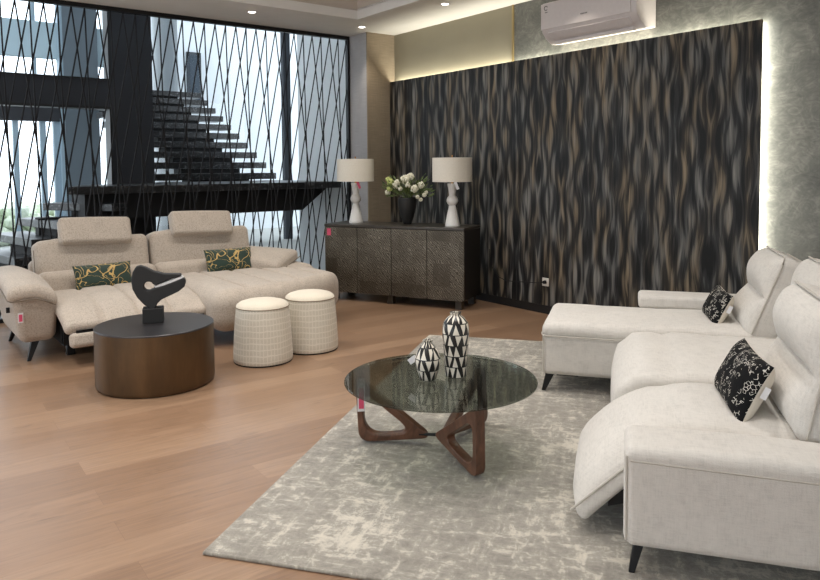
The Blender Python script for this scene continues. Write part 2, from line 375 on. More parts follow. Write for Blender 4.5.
# outside ground and stair hall floor
b = MB(); b.box(-9.9, -.5, -14, 6, -.12, -.02); struct(b, 'floor', M['stone']).name = 'floor_stairwell'
# right-hand wall: papered in two halves
b = MB(); b.box(-.5, 2.14, .09, .24, 0, CZ+.4); struct(b, 'wall_right', M['goldpaper'])
b = MB(); b.box(2.14, 12, .09, .24, 0, CZ+.4); struct(b, 'wall_right_leaf', M['leafpaper'])
b = MB(); b.box(2.128, 2.152, .075, .09, 2.61, CZ); struct(b, 'trim_1', M['gold'])
# pier in the corner
b = MB(); b.box(-.02, 0, -.34, .09, 0, CZ); struct(b, 'wall_corner', M['colpaper'])
b = MB(); b.box(-.45, -.02, -.34, .09, 0, CZ); struct(b, 'wall_jamb', M['jamb'])
# rest of the showroom, behind and beside the camera
b = MB(); b.box(-.6, -.43, -10, -9.6, 0, CZ+.4); b.box(-.6, -.43, -5.5, -5.3, 0, CZ+.4); b.box(-.6, -.43, -9.6, -5.5, 0, .12); b.box(-.6, -.43, -9.6, -5.5, 3.1, CZ+.4); struct(b, 'wall_window_side', M['backwall'])
b = MB(); b.box(-.53, -.50, -9.6, -5.5, .12, 3.1); struct(b, 'window_4', M['pane'])
b = MB()
for w_ in (-8.3, -6.9): b.box(-.57, -.46, w_-.04, w_+.04, .12, 3.1)
struct(b, 'window_5', M['frame'])
b = MB()
b.box(12, 12.2, -10, .2, 0, .5); b.box(12, 12.2, -10, .2, 2.7, CZ+.4); b.box(12, 12.2, -10, -6.5, .5, 2.7); b.box(12, 12.2, -4.5, .2, .5, 2.7)
struct(b, 'wall_back', M['backwall'])
b = MB()
b.box(-.6, 12.2, -10.2, -10, 0, .4); b.box(-.6, 12.2, -10.2, -10, 2.8, CZ+.4); b.box(-.6, 1.0, -10.2, -10, .4, 2.8); b.box(10.5, 12.2, -10.2, -10, .4, 2.8)
struct(b, 'wall_left', M['backwall'])
# ceiling with a raised tray
b = MB(); T0, T1 = .56, -.85
b.box(-.6, T0, -10.2, .2, CZ, CZ+.12); b.box(T0, 12.2, T1, .2, CZ, CZ+.12); b.box(T0, 12.2, -10.2, -9.3, CZ, CZ+.12); b.box(11.3, 12.2, -9.3, T1, CZ, CZ+.12)
struct(b, 'ceiling', M['ceil'])
b = MB()
b.box(T0-.04, T0, -9.3, T1, CZ+.1, CZ+.42); b.box(T0-.04, 11.3, T1, T1+.04, CZ+.1, CZ+.42); b.box(11.3, 11.34, -9.3, T1, CZ+.1, CZ+.42); b.box(T0, 11.3, -9.34, -9.3, CZ+.1, CZ+.42)
struct(b, 'ceiling_step', M['ceil_step'])
b = MB(); b.box(T0-.1, 11.4, -9.4, T1+.1, CZ+.40, CZ+.5); struct(b, 'ceiling_tray', M['ceil'])
# dark papered feature panel with its light strips and black plinth
PU0, PU1, PZ1 = .012, 4.83, 2.609
b = MB(); b.box(.0, 4.83, .008, .09, 0, .088); b.box(4.83, 12, .075, .09, 0, .088); struct(b, 'baseboard_right', M['blackpaint'])
p = thing('wall_panel', 'tall dark feather-striped feature panel glowing along its top and right edges', 'wall panel', W((PU0+PU1)/2, 0, .088), ANG)
b = MB(); b.box(PU0-(PU0+PU1)/2, PU1-(PU0+PU1)/2, 0, .02, 0, PZ1-.088); b.build('panel_board', M['panel'], p, bevel=.003)
b = MB(); b.box(-2.34, 2.34, .026, .034, PZ1-.088-.075, PZ1-.088-.06); o = b.build('light_strip', M['led'], p); o['label'] = 'glowing pale strip behind the top edge'
b = MB(); b.box(2.33, 2.345, .026, .034, .0, PZ1-.088-.08); o = b.build('light_strip', M['led'], p); o['label'] = 'glowing pale strip behind the right edge'

# ------------------------------------------------------------------ window wall: corded screen
scr = thing('cord_screen', 'black floor-to-ceiling screen of crossed cords before the staircase', 'screen', W(-.43, -2.8, 0), ANG)
def L(u, w, z): return Vector((u+.43, w+2.8, z))
SW0, SW1 = -5.3, -.345
for nm, (w0, w1, z0, z1) in dict(top=(SW0, SW1, CZ-.045, CZ), bottom=(SW0, SW1, 0, .04), right=(SW1-.03, SW1, .04, CZ-.045), left=(SW0, SW0+.03, .04, CZ-.045)).items():
    b = MB(); b.box(-.03, .03, w0+2.8, w1+2.8, z0, z1); b.build('frame_rail' if nm in ('top', 'bottom') else 'frame_post', M['black'], scr)
sp = .128; i = 0; w = SW1-.05
def cordline(wt, wb):
    za, zb = CZ-.045, .04
    t0, t1 = 0., 1.
    lo, hi = SW0+.03, SW1-.03
    d = wb-wt
    if abs(d) > 1e-6:
        for lim in (lo, hi):
            t = (lim-wt)/d
            if 0 < t < 1:
                if (wt < lo or wt > hi): t0 = max(t0, t)
                else: t1 = min(t1, t)
    if t1-t0 < .05 or (wt+d*t0 < lo-1e-3) or (wt+d*t0 > hi+1e-3): return
    q = lambda t: L(-.43, wt+d*t, za+(zb-za)*t)
    b = MB(); b.tube([q(t0), q(t1)], .0078, 6); b.build('cord', M['cord'], scr)
ncol = int((SW1-SW0)/sp)+4
for i in range(ncol):
    wt = SW1-.03-sp*i+.52 - .0
    if SW0-.1 < wt-.52 < SW1: cordline(wt-.52, wt-.52+(.06 if i % 2 else .34))
for i in range(-3, ncol):
    wt = SW1-.03-sp*i
    cordline(wt, wt-.62)

# ------------------------------------------------------------------ staircase behind the screen
st = thing('staircase', 'dark marble open staircase turning at a landing behind the corded screen', 'staircase', W(-2.4, -1.6, 0), ANG)
def S(u, w, z): return (u+2.4, w+1.6, z)
def sbox(mb, u0, u1, w0, w1, z0, z1):
    a = S(u0, w0, z0); c = S(u1, w1, z1); return mb.box(a[0], c[0], a[1], c[1], a[2], c[2])
LZ = 1.322
b = MB(); sbox(b, -1.6, -.62, -3.3, -.36, LZ-.085, LZ); b.hexa([S(-1.6,-3.3,LZ-.085),S(-.62,-3.3,LZ-.085),S(-.62,-3.75,LZ-.085),S(-1.6,-3.38,LZ-.085)],[S(-1.6,-3.3,LZ),S(-.62,-3.3,LZ),S(-.62,-3.75,LZ),S(-1.6,-3.38,LZ)]); sbox(b, -2.42, -1.6, -2.41, -.36, LZ-.085, LZ); b.build('landing', M['marble'], st, bevel=.008)
# boxed underside of the landing, cut away at its right end
b = MB(); prof = [(-3.55, LZ-.085), (-.48, LZ-.085), (-.86, .95), (-3.55, .95)]
b.prism(prof, lambda a, z, d: S(-1.1+d, a, z), .62); b.build('soffit_box', M['soot'], st)
for k in range(10):
    u = -2.436-.3318*k; z = 1.436+.165*k
    b = MB(); sbox(b, u-.36, u, -2.42, -.402, z-.095, z); b.build('tread', M['marble'], st, bevel=.006)
    b = MB(); sbox(b, u-.34, u-.03, -1.76, -.84, z-.178, z-.0955); b.build('tread_support', M['soot'], st)
FA = [((-.66, -3.301), (-1.483, -3.844), 1.125), ((-.66, -3.838), (-1.75, -4.073), .95), ((-.66, -4.107), (-1.852, -4.312), .783), ((-.66, -4.26), (-1.7, -4.44), .60), ((-.66, -4.5), (-1.75, -4.66), .43)]
for (n_, f_, z) in FA:
    n_, f_ = Vector(n_), Vector(f_); d = (f_-n_).normalized(); q = Vector((-d.y, d.x)); q = q if q.y > 0 else -q
    for nm, mt, off, wid, t0, t1, za, zb in (('tread', 'marble', 0, .36, 0, 1, z-.085, z), ('tread_support', 'soot', .04, .34, .12, .62, z-.19, z-.086)):
        a0 = n_.lerp(f_, t0)+q*off; a1 = n_.lerp(f_, t1)+q*off
        P = [a0, a0+q*wid, a1+q*wid, a1]
        P = [Vector((min(v.x, -.62), v.y)) for v in P]
        b = MB(); b.hexa([S(v.x, v.y, za) for v in P], [S(v.x, v.y, zb) for v in P]); b.build(nm, M[mt], st, bevel=.006 if nm == 'tread' else 0)
# closed black side under the turning treads
b = MB(); sbox(b, -1.35, -1.15, -3.95, -2.7, 0, .97); b.build('stair_pedestal', M['soot'], st)

# dark spine wall with two openings
DU = -1.9
def ow(px_w, shift=0): return px_w
b = MB(); D0, D1 = DU-.02, DU
b.box(DU-.2, DU, -2.965, -2.43, 0, 4.6)           # pillar
b.box(DU-.2, DU, -6.5, -2.965, 2.288, 2.626)       # beam
b.box(DU-.2, DU, -6.5, -2.965, 3.95, 4.6)
struct(b, 'wall_spine', M['stairwall'])
b = MB()
for z0, z1 in ((2.262, 2.29), (2.624, 2.64)): b.box(DU-.21, DU+.012, -6.5, -2.955, z0, z1)
b.box(DU-.21, DU+.012, -2.972, -2.955, .0, 2.288); b.box(DU-.21, DU+.012, -2.972, -2.955, 2.626, 3.95)
struct(b, 'trim_2', M['blackpaint'])

# glazed outer wall of the stair hall
FU = -6.0
def win(name, parts, mat=None):
    b = MB()
    for (w0, w1, z0, z1, dep) in parts: b.box(FU-dep, FU+.02, w0, w1, z0, z1)
    return struct(b, name, mat or M['frame'])
b = MB(); b.box(FU-.2, FU+.12, -2.66, -2.10, 0, 6.2); struct(b, 'wall_pier', M['slate'])
b = MB(); b.box(FU-.1, FU+.1, -2.73, -2.66, 0, 6.2); struct(b, 'trim_3', M['palesteel'])
b = MB(); b.box(FU-.12, FU+.06, -8, -2.73, 3.42, 4.02); b.box(FU-.12, FU+.06, -2.10, -1.6, 3.35, 4.0); struct(b, 'wall_spandrel', M['paleblue'])
b = MB(); b.box(FU-.12, FU+.06, -8, -2.73, 2.34, 2.62); b.box(FU-.12, FU+.06, -2.1, -1.6, 2.5, 2.95); struct(b, 'wall_header', M['stairwall'])
win('window_1', [(-3.45, -3.37, 0, 2.34, .08), (-3.04, -2.95, 0, 2.34, .08), (-2.83, -2.73, 0, 2.34, .1), (-3.12, -3.06, 2.62, 6.2, .06), (-8, -2.73, 2.62, 2.68, .06), (-4.1, -4.03, 0, 6.2, .06)], M['palesteel'])
win('window_2', [(-1.62, -1.55, 0, 6.2, .08), (1.60, 1.76, 0, 6.2, .10)], M['frame'])
b = MB(); b.box(FU-.03, FU-.02, -8, -2.66, 0, 6.2); b.box(FU-.03, FU-.02, -2.1, 2.6, 0, 6.2); struct(b, 'window_3', M['pane'])
b = MB(); b.lathe([(.24, 0), (.24, 6.2)], 40, (-6.62, -.655, 0)); struct(b, 'column', M['column']).name = 'wall_round_column'
# right side of the stair hall and its roof
b = MB(); b.box(-1.9, -.45, -.30, -.16, 0, 4.6); struct(b, 'wall_stairwell_right', M['bluewall'])
b = MB(); b.box(-6.2, -1.9, 2.6, 2.75, 0, 6.2); struct(b, 'wall_stairwell_far', M['bluewall'])
b = MB(); b.box(-6.4, -.3, -5.4, 2.8, 6.2, 6.4); b.box(-.6, -.43, -5.4, 2.8, CZ+.12, 6.2); struct(b, 'ceiling_stairwell', M['white'])
# what stands outside
bd = thing('building', 'white rendered building with a small dark window beyond the stair windows', 'building', W(-9.6, 2.0, 0), ANG)
b = MB(); b.box(0, .6, -3.1, 6, -.1, 12); b.build('wall', M['white'], bd)
b = MB(); b.box(.59, .66, -1.36, -1.02, 2.9, 4.25); f = b.build('window', M['frame'], bd); b = MB(); b.box(.655, .67, -1.30, -1.08, 2.95, 4.18); b.build('pane', M['darkglass'], f)
b = MB(); b.box(.59, .66, -1.4, -1.15, 5.05, 6.2); f = b.build('window', M['frame'], bd)
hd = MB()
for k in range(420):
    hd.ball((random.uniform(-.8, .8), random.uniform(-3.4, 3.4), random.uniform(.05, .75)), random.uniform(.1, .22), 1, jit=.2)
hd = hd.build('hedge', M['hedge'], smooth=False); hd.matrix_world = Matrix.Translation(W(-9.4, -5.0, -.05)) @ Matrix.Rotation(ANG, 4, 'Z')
tag(hd, 'hedge outside the stair windows, its green paled as if overexposed', 'hedge', kind='stuff')

# ------------------------------------------------------------------ ceiling downlights
def downlight(u, w, label):
    t = thing('downlight', label, 'ceiling light', W(u, w, CZ), ANG, 'recessed downlights')
    b = MB(); b.lathe([(.036, -.002), (.055, -.006), (.058, 0), (.036, 0)], 28); b.build('trim_ring', M['acwhite'], t)
    b = MB(); b.lathe([(0, -.003), (.037, -.003)], 28); b.build('lens', M['bulb'], t)
    return t
downlight(.211, -2.005, 'small round downlight in the ceiling above the corded screen')
downlight(.221, -.562, 'small round downlight at the ceiling corner above the brown pier')
downlight(1.746, -.529, 'small round downlight in the ceiling strip above the gold wall')

# ------------------------------------------------------------------ air conditioner
ac = thing('air_conditioner', 'white wall-mounted air conditioner above the dark panel', 'air conditioner', W(3.325, .09, 2.69), ANG)
prof = [(-.0, .02), (-.14, 0.0), (-.215, .045), (-.272, .10), (-.29, .15), (-.29, .34), (-.27, .385), (0, .385)]
b = MB(); b.prism(prof, lambda a, z, d: (d, a, z), 1.07); b.build('body', M['acwhite'], ac, bevel=.008)
b = MB(); b.box(-.53, .48, -.299, -.29, .125, .37); b.build('front_cover', M['acwhite'], ac, bevel=.006)
b = MB(); b.hexa([(-.46,-.218,.036),(.45,-.218,.036),(.45,-.212,.05),(-.46,-.212,.05)], [(-.46,-.278,.092),(.45,-.278,.092),(.45,-.268,.104),(-.46,-.268,.104)]); b.build('air_flap', M['acwhite'], ac, bevel=.003)
b = MB(); b.box(-.44, .44, -.20, -.15, -.004, .02); b.build('air_outlet', M['acwhite'], ac)
b = MB(); b.tube([(-.465+.02*math.cos(a), -.3005, .325+.02*math.sin(a)) for a in [R(x) for x in range(20, 330, 20)]], .0035, 6); b.tube([(-.475, -.3005, .285), (-.445, -.3005, .285)], .004, 6); b.build('emblem', M['acdark'], ac)
b = MB()
for k in range(5): b.box(-.05+k*.016, -.039+k*.016, -.3005, -.2985, .196, .208)
b.build('logo', M['acdark'], ac)

# ------------------------------------------------------------------ wall socket, plug and cable
so = thing('wall_socket', 'white wall socket low on the dark striped panel', 'socket', W(2.687, 0, .33), ANG)
b = MB(); b.box(-.042, .042, -.012, 0, -.042, .042); b.build('plate', M['socket'], so, bevel=.004)
b = MB(); b.lathe([(.026, 0), (.026, .002)], 24); b.build('recess', M['socketgrey'], so, Matrix.Translation((0, -.0125, 0)) @ Matrix.Rotation(R(90), 4, 'X'))  # plain grey disc on the socket plate
pc = thing('power_cable', 'thin black power cable running from the wall socket to the sideboard', 'cable', W(2.687, -.012, .33), ANG)
b = MB(); b.lathe([(0, .03), (.016, .028), (.019, 0)], 16); b.build('plug', M['soot'], pc, Matrix.Rotation(R(90), 4, 'X') @ Matrix.Translation((0, 0, 0)))
b = MB(); pts = [(0, -.03, 0), (-.08, -.02, -.015), (-.25, -.012, -.03), (-.42, -.012, -.045), (-.55, -.012, -.05), (-.66, -.012, -.02), (-.74, -.012, .05), (-.79, -.012, .16), (-.8, -.012, .27)]
b.tube(pts, .004, 6); b.build('wire', M['soot'], pc)

# ------------------------------------------------------------------ rug
RA = R(15.2)  # heading of the rug's long side, clockwise from straight ahead
rx = Vector((math.sin(R(105.6)), math.cos(R(105.6)), 0)); ry = Vector((math.sin(RA), math.cos(RA), 0))
c0 = Vector((-.811, 2.679, 0))
b = MB(); b.rbox((2.4, 3.69, .014), .006, (0, 0, .0075), 6)
rg = b.build('rug', M['rug']); ctr = c0+rx*1.2+ry*1.845
rg.matrix_world = Matrix.Translation(ctr) @ Matrix.Rotation(-R(15.4), 4, 'Z')
tag(rg, 'large distressed grey and cream rug under the glass coffee table', 'rug')
RZ = .0155

# ------------------------------------------------------------------ upholstery helpers
def slab_bend(path, thick, width, r, n=14, puff=.02, grooves=(), gdepth=.012, cross=(), px=2, py=4):
    """cushion swept along a path in (y, z); local x across; returns MB"""
    pts = [Vector(p) for p in path]
    # resample smooth
    def cr(p0, p1, p2, p3, t): return .5*((2*p1)+(p2-p0)*t+(2*p0-5*p1+4*p2-p3)*t*t+(3*p1-p0-3*p2+p3)*t**3)
    P = []
    for i in range(len(pts)-1):
        a = pts[max(i-1, 0)]; d = pts[min(i+2, len(pts)-1)]
        for k in range(12): P.append(cr(a, pts[i], pts[i+1], d, k/12))
    P.append(pts[-1]); acc = [0]
    for a, c in zip(P, P[1:]): acc.append(acc[-1]+(c-a).length)
    Lg = acc[-1]
    def at(s):
        s = max(0, min(Lg, s))
        for i in range(len(acc)-1):
            if s <= acc[i+1]+1e-9:
                t = (s-acc[i])/max(1e-9, acc[i+1]-acc[i]); q = P[i].lerp(P[i+1], t); tg = (P[min(i+2, len(P)-1)]-P[max(i-1, 0)]).normalized(); return q, tg
        return P[-1], (P[-1]-P[-2]).normalized()
    def fn(nn, q):
        s = q.y+Lg/2; c, tg = at(s); nrm = Vector((-tg.y, tg.x))
        if nrm.y < 0: nrm = -nrm
        top = max(0, nn.z)
        h = q.z-thick/2
        if nn.z > 0:
            h += puff*(1-abs(nn.x)**px)*(1-abs(nn.y)**py)
            for g in grooves: h -= gdepth*math.exp(-((q.x-g)/.018)**2)*top
            for g in cross: h -= gdepth*math.exp(-((s-g)/.025)**2)*top
        extra = 0
        if s < 0: extra = s
        if s > Lg: extra = s-Lg
        return (q.x, c.x+nrm.x*h+tg.x*extra, c.y+nrm.y*h+tg.y*extra)
    b = MB(); b.rbox((width, Lg, thick), r, (0, 0, 0), n, fn); return b
def pillow_half(mb, hx, hy, t, sgn, n=18, pinch=.09):
    V = {}; 
    for i in range(n+1):
        for j in range(n+1):
            a, c = -1+2*i/n, -1+2*j/n
            a = math.sin(a*PI/2); c = math.sin(c*PI/2)
            x = a*hx*(1-pinch*(1-c*c)); y = c*hy*(1-pinch*(1-a*a))
            z = sgn*t*((1-a**4)*(1-c**4))**.55
            z += .004*math.sin(9*a+4*c)*(1-a*a)*(1-c*c)
            V[i, j] = mb.bm.verts.new(mb.M @ Vector((x, y, z)))
    for i in range(n):
        for j in range(n): mb.bm.faces.new([V[i,j], V[i+1,j], V[i+1,j+1], V[i,j+1]])
    return mb
def leg(parent, x, y, z0, z1, dx, dy, mat='black', s0=.013, s1=.03):
    """tapered splayed leg: foot at (x,y,z0), top at (x+dx,y+dy,z1)"""
    b = MB(); f = lambda cx, cy, s, z: [(cx-s, cy-s, z), (cx+s, cy-s, z), (cx+s, cy+s, z), (cx-s, cy+s, z)]
    b.hexa(f(x, y, s0, z0), f(x+dx, y+dy, s1, z1)); return b.build('leg', M[mat], parent, bevel=.003)

# ------------------------------------------------------------------ right-hand sectional sofa
SA = R(73)
SO = Vector((.77058, 2.48350, 0))
sofa = thing('sectional_sofa', 'pale grey linen sectional sofa with chaise, on the rug before the dark panel', 'sofa', SO, SA)
SM = M['sofa']
# near armrest
def armfn(n, q):
    # softly swollen top, outer face nearly flat
    q = q.copy()
    if n.z > 0: q.z += .01*n.z*(1-n.x**2)*(1-n.y**2)
    q.z -= .02*max(0, -n.y)*max(0, n.z)
    return q
b = MB(); b.rbox((.27, 1.03, .37), .038, (.135, -.505, .31), 12, armfn); arm = b.build('armrest', SM, sofa)
b = MB(); b.tube([(.002, -.012-.98*i/12, .447-.018*i/12) for i in range(13)], .0045, 6)
b.tube([(.010, .000, .15+.31*i/8) for i in range(9)], .005, 6); b.build('piping', M['piping'], arm)
# far armrest
b = MB(); b.rbox((.25, .92, .34), .05, (2.86, -.55, .29), 10, armfn); arm2 = b.build('armrest', SM, sofa)
b = MB(); b.rbox((.27, .94, .095), .03, (2.85, -.55, .522), 10); b.build('armrest_pad', SM, arm2)
# chaise
def chfn(n, q):
    q = q.copy()
    return q
b = MB(); b.rbox((.69, 1.52, .27), .035, (2.405, -.23, .265), 10); chb = b.build('chaise_base', SM, sofa)
def seatfn(n, q):
    q = q.copy()
    if n.z > 0:
        q.z += .018*(1-n.x**2)*(1-n.y**4)
        for g in (-.42, -.02, .38): q.z -= .007*math.exp(-((q.y-g)/.03)**2)*(1-n.x**4)
        q.z += .004*math.sin(13*q.x+5*q.y)*n.z
    return q
b = MB(); b.rbox((.71, 1.50, .115), .055, (2.405, -.215, .425), 18, seatfn); chs = b.build('chaise_cushion', SM, sofa)
b = MB(); zz = .392
b.tube([(2.048, -.75+i*.1, zz) for i in range(13)]+[(2.055, .50, zz), (2.075, .53, zz), (2.12, .54, zz), (2.4, .54, zz), (2.7, .54, zz), (2.745, .525, zz)], .0055, 6)
b.tube([(2.058, .524, zz-.24+i*.06) for i in range(5)], .005, 6); b.build('piping', M['piping'], chs)
# middle seat: rolls over the front edge down to the base
b = slab_bend([(-.95, .465), (-.4, .47), (-.13, .465), (.0, .44), (.065, .34), (.075, .16)], .15, .985, .05, 20, .022, (-.02,), .016, (.48, .75, .98))
b.build('seat', SM, sofa, Matrix.Translation((1.555, 0, 0)))
# near seat: reclining, its footrest half raised
b = slab_bend([(-.85, .375), (-.42, .39), (-.24, .385), (-.11, .355), (.02, .28), (.205, .095)], .06, .775, .028, 22, .105, (), .018, (.40, .66), 5, 12)
b.build('reclining_seat', SM, sofa, Matrix.Translation((.665, 0, 0)))
b = MB(); b.tube([(.282, -.06, .358), (.28, .03, .282), (.278, .215, .105)], .005, 6); b.build('piping', M['piping'], sofa.children[-1] if False else [o for o in COL.objects if o.name.startswith('reclining_seat')][0], Matrix.Translation((-.665, 0, 0)))
b = MB(); b.box(.28, 2.05, -.97, -.12, .13, .32); b.build('base', M['soot'], sofa)
b = MB(); b.hexa([(.33,-.2,.2),(.37,-.2,.2),(.37,.07,.115),(.33,.07,.115)], [(.33,-.2,.25),(.37,-.2,.25),(.37,.07,.165),(.33,.07,.165)]); b.build('footrest_bracket', M['black'], sofa)
b = MB(); b.hexa([(.95,-.2,.2),(.99,-.2,.2),(.99,.07,.115),(.95,.07,.115)], [(.95,-.2,.25),(.99,-.2,.25),(.99,.07,.165),(.95,.07,.165)]); b.build('footrest_bracket', M['black'], sofa)
# back cushions
def backcush(x0, x1, y, z, lean, h=.58, t=.24):
    wd = x1-x0
    def fn(n, q):
        q = q.copy(); v = (n.z+1)/2
        if n.y > 0:                      # front face: lumbar lobe, crease, head lobe
            lob = .07*math.sin(PI*min(1, v/.5)) if v < .5 else .08*math.sin(PI*min(1, (v-.5)/.5))**.8
            q.y += (lob-.03)*(1-n.x**6)
        q.x += .012*n.x*math.cos(v*PI*2)*-.4
        return q
    b = MB(); b.rbox((wd, t, h), .06, (0, -t/2, h/2), 18, fn)
    Mx = Matrix.Translation(((x0+x1)/2, y, z)) @ Matrix.Rotation(R(lean), 4, 'X')
    o = b.build('backrest', SM, sofa, Mx)
    b = MB()
    for yy in (-.03, -t+.035):
        b.tube([(-wd/2-.002, yy, .05), (-wd/2-.004, yy, h*.3), (-wd/2-.004, yy, h*.7), (-wd/2-.002, yy, h-.05), (-wd/2+.025, yy, h-.012), (-wd/2+.06, yy, h-.001), (wd/2-.06, yy, h-.001)], .005, 6)
    b.build('piping', M['piping'], o); return o
backcush(2.06, 2.73, -.675, .44, 21, .56, .20)
backcush(1.07, 2.04, -.85, .42, 13, .57, .22)
backcush(.29, 1.05, -.60, .44, 11, .545, .24)
b = MB(); b.rbox((2.45, .14, .56), .04, (1.5, -1.12, .43), 8); b.build('back_frame', SM, sofa)
leg(sofa, .045, -.02, RZ, .14, .03, -.03, 'black', .011, .02); leg(sofa, 2.10, .525, RZ, .145, .01, -.045, 'black'); leg(sofa, 2.68, .47, RZ, .15, 0, -.04); leg(sofa, .06, -.95, RZ, .14, .03, 0); leg(sofa, 2.85, -.93, RZ, .14, 0, .03)
b = MB(); b.hexa([(2.09,.44,.125),(2.15,.44,.125),(2.15,.30,.125),(2.09,.30,.125)], [(2.09,.44,.14),(2.15,.44,.14),(2.15,.30,.14),(2.09,.30,.14)]); b.build('leg_plate', M['black'], sofa)

def black_pillow(label, x, y, z, hx, hy, t, lean, yaw, tagside=-1):
    p = thing('throw_pillow', label, 'pillow', SO+Matrix.Rotation(SA, 3, 'Z') @ Vector((x, y, z-hy)), SA, 'black spotted pillows on the pale sectional sofa')
    Mx = Matrix.Translation((0, 0, hy)) @ Matrix.Rotation(R(yaw), 4, 'Z') @ Matrix.Rotation(R(90-(-lean)), 4, 'X')
    # local z of the pillow (front) must face +y of the sofa
    Mx = Matrix.Translation((0, 0, hy)) @ Matrix.Rotation(R(yaw), 4, 'Z') @ Matrix.Rotation(R(-90+lean), 4, 'X')
    b = MB(); pillow_half(b, hx, hy, t, 1); b.build('front_panel', M['spot'], p, Mx)
    b = MB(); pillow_half(b, hx, hy, t, -1); o = b.build('back_panel', M['cream'], p, Mx); o['label'] = 'plain cream back'
    b = MB(); b.box(-hx*.95-.002, -hx*.95, -.05, .0, -.035, -.012); o = b.build('care_tag', M['whitecard'], p, Mx)
    return p
black_pillow('black white-flecked pillow leaning on the nearer seats, beside the near armrest', .68, -.475, .585, .25, .135, .065, 26, 4)
black_pillow('smaller black white-flecked pillow leaning on the chaise backrest', 2.44, -.575, .575, .22, .115, .055, 26, 4)

# ------------------------------------------------------------------ left-hand sofa
U0, W0 = .9, -3.2
sofb = thing('recliner_sofa', 'beige sofa with two headrests and a chaise before the corded screen', 'sofa', W(U0, W0, 0), ANG)
S2 = M['sofa2']
def q2(u, w, z): return (u-U0, w-W0, z)
TX = lambda u, w, z=0: Matrix.Translation((u-U0, w-W0, z))
ZROT = Matrix.Rotation(R(-90), 4, 'Z')      # slab x -> -w ... path runs toward +u
# left armrest: tapering body and a draped pad
def armb(n, q):
    q = q.copy(); v = (n.z+1)/2
    q.y = q.y*(.78+.22*v)+.03*(1-v); q.x += .05*(v-.5)*(1 if n.x > 0 else 0)*1.0 - (.12*(1-v)**2 if n.x > 0 else -.10*(1-v)**2)*.5
    return q
b = MB(); b.rbox((.98, .33, .42), .07, (0, 0, 0), 12, armb); armL = b.build('armrest', S2, sofb, TX(.95, -4.44, .355))
def armpad(n, q):
    q = q.copy(); s = n.y       # +1 toward the seat
    q.z += -.085*max(0, s)**1.6-.02*max(0, -s)**2; q.z -= .05*max(0, n.x-.1)**1.5; q.z += .02*(1-n.x**2)
    return q
b = MB(); b.rbox((1.10, .35, .115), .05, (0, 0, 0), 14, armpad); pad = b.build('armrest_pad', S2, armL, Matrix.Translation((.0, -.02, .25)))
def padpt(x, y, z=-.046):
    q = armpad(Vector((x/.55, y/.175, z/.0575)), Vector((x, y, z))); return (q.x, q.y, q.z)
b = MB(); b.tube([padpt(-.5+.1*i, -.168) for i in range(10)]+[padpt(.49, -.166), padpt(.525, -.15), padpt(.543, -.11)]+[padpt(.545, -.08+.05*i) for i in range(4)]+[padpt(.535, .13), padpt(.51, .16)], .006, 6); b.build('piping', M['piping2'], armL, Matrix.Translation((.0, -.02, .25)))
b = MB(); b.box(-.012, .012, -.012, .012, -.02, .02); b.build('recliner_button', M['soot'], armL, Matrix.Translation((.33, -.165, .06)))
b = MB(); b.box(.0, .004, -.018, .018, -.038, .038); tg = b.build('price_tag', M['whitecard'], sofb, TX(1.452, -4.545, .375)); b = MB(); b.box(.004, .006, -.012, .012, -.028, .026); b.build('tag_print', M['pink'], tg)
# base and legs
b = MB(); b.box(.35-U0, 1.38-U0, -4.25-W0, -3.2-W0, .11, .3); b.build('base', M['soot'], sofb)
b = MB(); b.box(1.2-U0, 1.4-U0, -4.24-W0, -4.1-W0, .10, .34); b.box(1.26-U0, 1.32-U0, -4.2-W0, -4.14-W0, .0, .12); b.build('recliner_mechanism', M['black'], sofb)
leg(sofb, *q2(1.313, -4.477, 0), .17, -.04, .06); leg(sofb, *q2(.472, -4.488, 0), .17, .04, .06); leg(sofb, *q2(1.45, -2.7, 0), .14, -.03, .03); leg(sofb, *q2(1.35, -1.95, 0), .16, -.05, -.05); leg(sofb, *q2(.5, -1.85, 0), .17, .05, -.05)
# recliner seat
b = slab_bend([(.0, .44), (.3, .455), (.62, .445), (.86, .40), (1.06, .325)], .095, 1.12, .04, 44, .03, (-.26, .0, .27), .026, ())
b.build('reclining_seat', S2, sofb, TX(.70, -3.735) @ ZROT)
b = MB(); b.rbox((.09, 1.06, .115), .035, (0, 0, 0), 8); b.build('footrest', S2, sofb, TX(1.735, -3.735, .205) @ Matrix.Rotation(R(-12), 4, 'Y'))
b = MB(); b.box(-.02, .02, -.5, .5, -.012, .012); b.build('gap_bar', M['black'], sofb, TX(1.735, -3.72, .27))  # black bar filling the gap between seat and footrest
# chaise: rounded outer corner
def chf(n, q):
    q = q.copy()
    if n.z > 0:
        q.z += .02*(1-n.x**4)*(1-n.y**4)
        for g in (-.40, -.12, .16, .44): q.z -= .026*math.exp(-((q.y-g)/.018)**2)*(1-n.x**10)*max(0, n.z)
    # swing the outer front corner back
    if q.y > -.35 and q.x > 0: q.x -= .36*((q.y+.35)/1.05)**2*(q.x/.70)
    q.x += .03*n.z*(1 if n.x > .9 else 0)*0
    return q
b = MB(); b.rbox((1.42, 1.45, .36), .14, (0, 0, 0), 56, chf, 6); b.build('chaise', S2, sofb, TX(1.25, -2.475, .30))
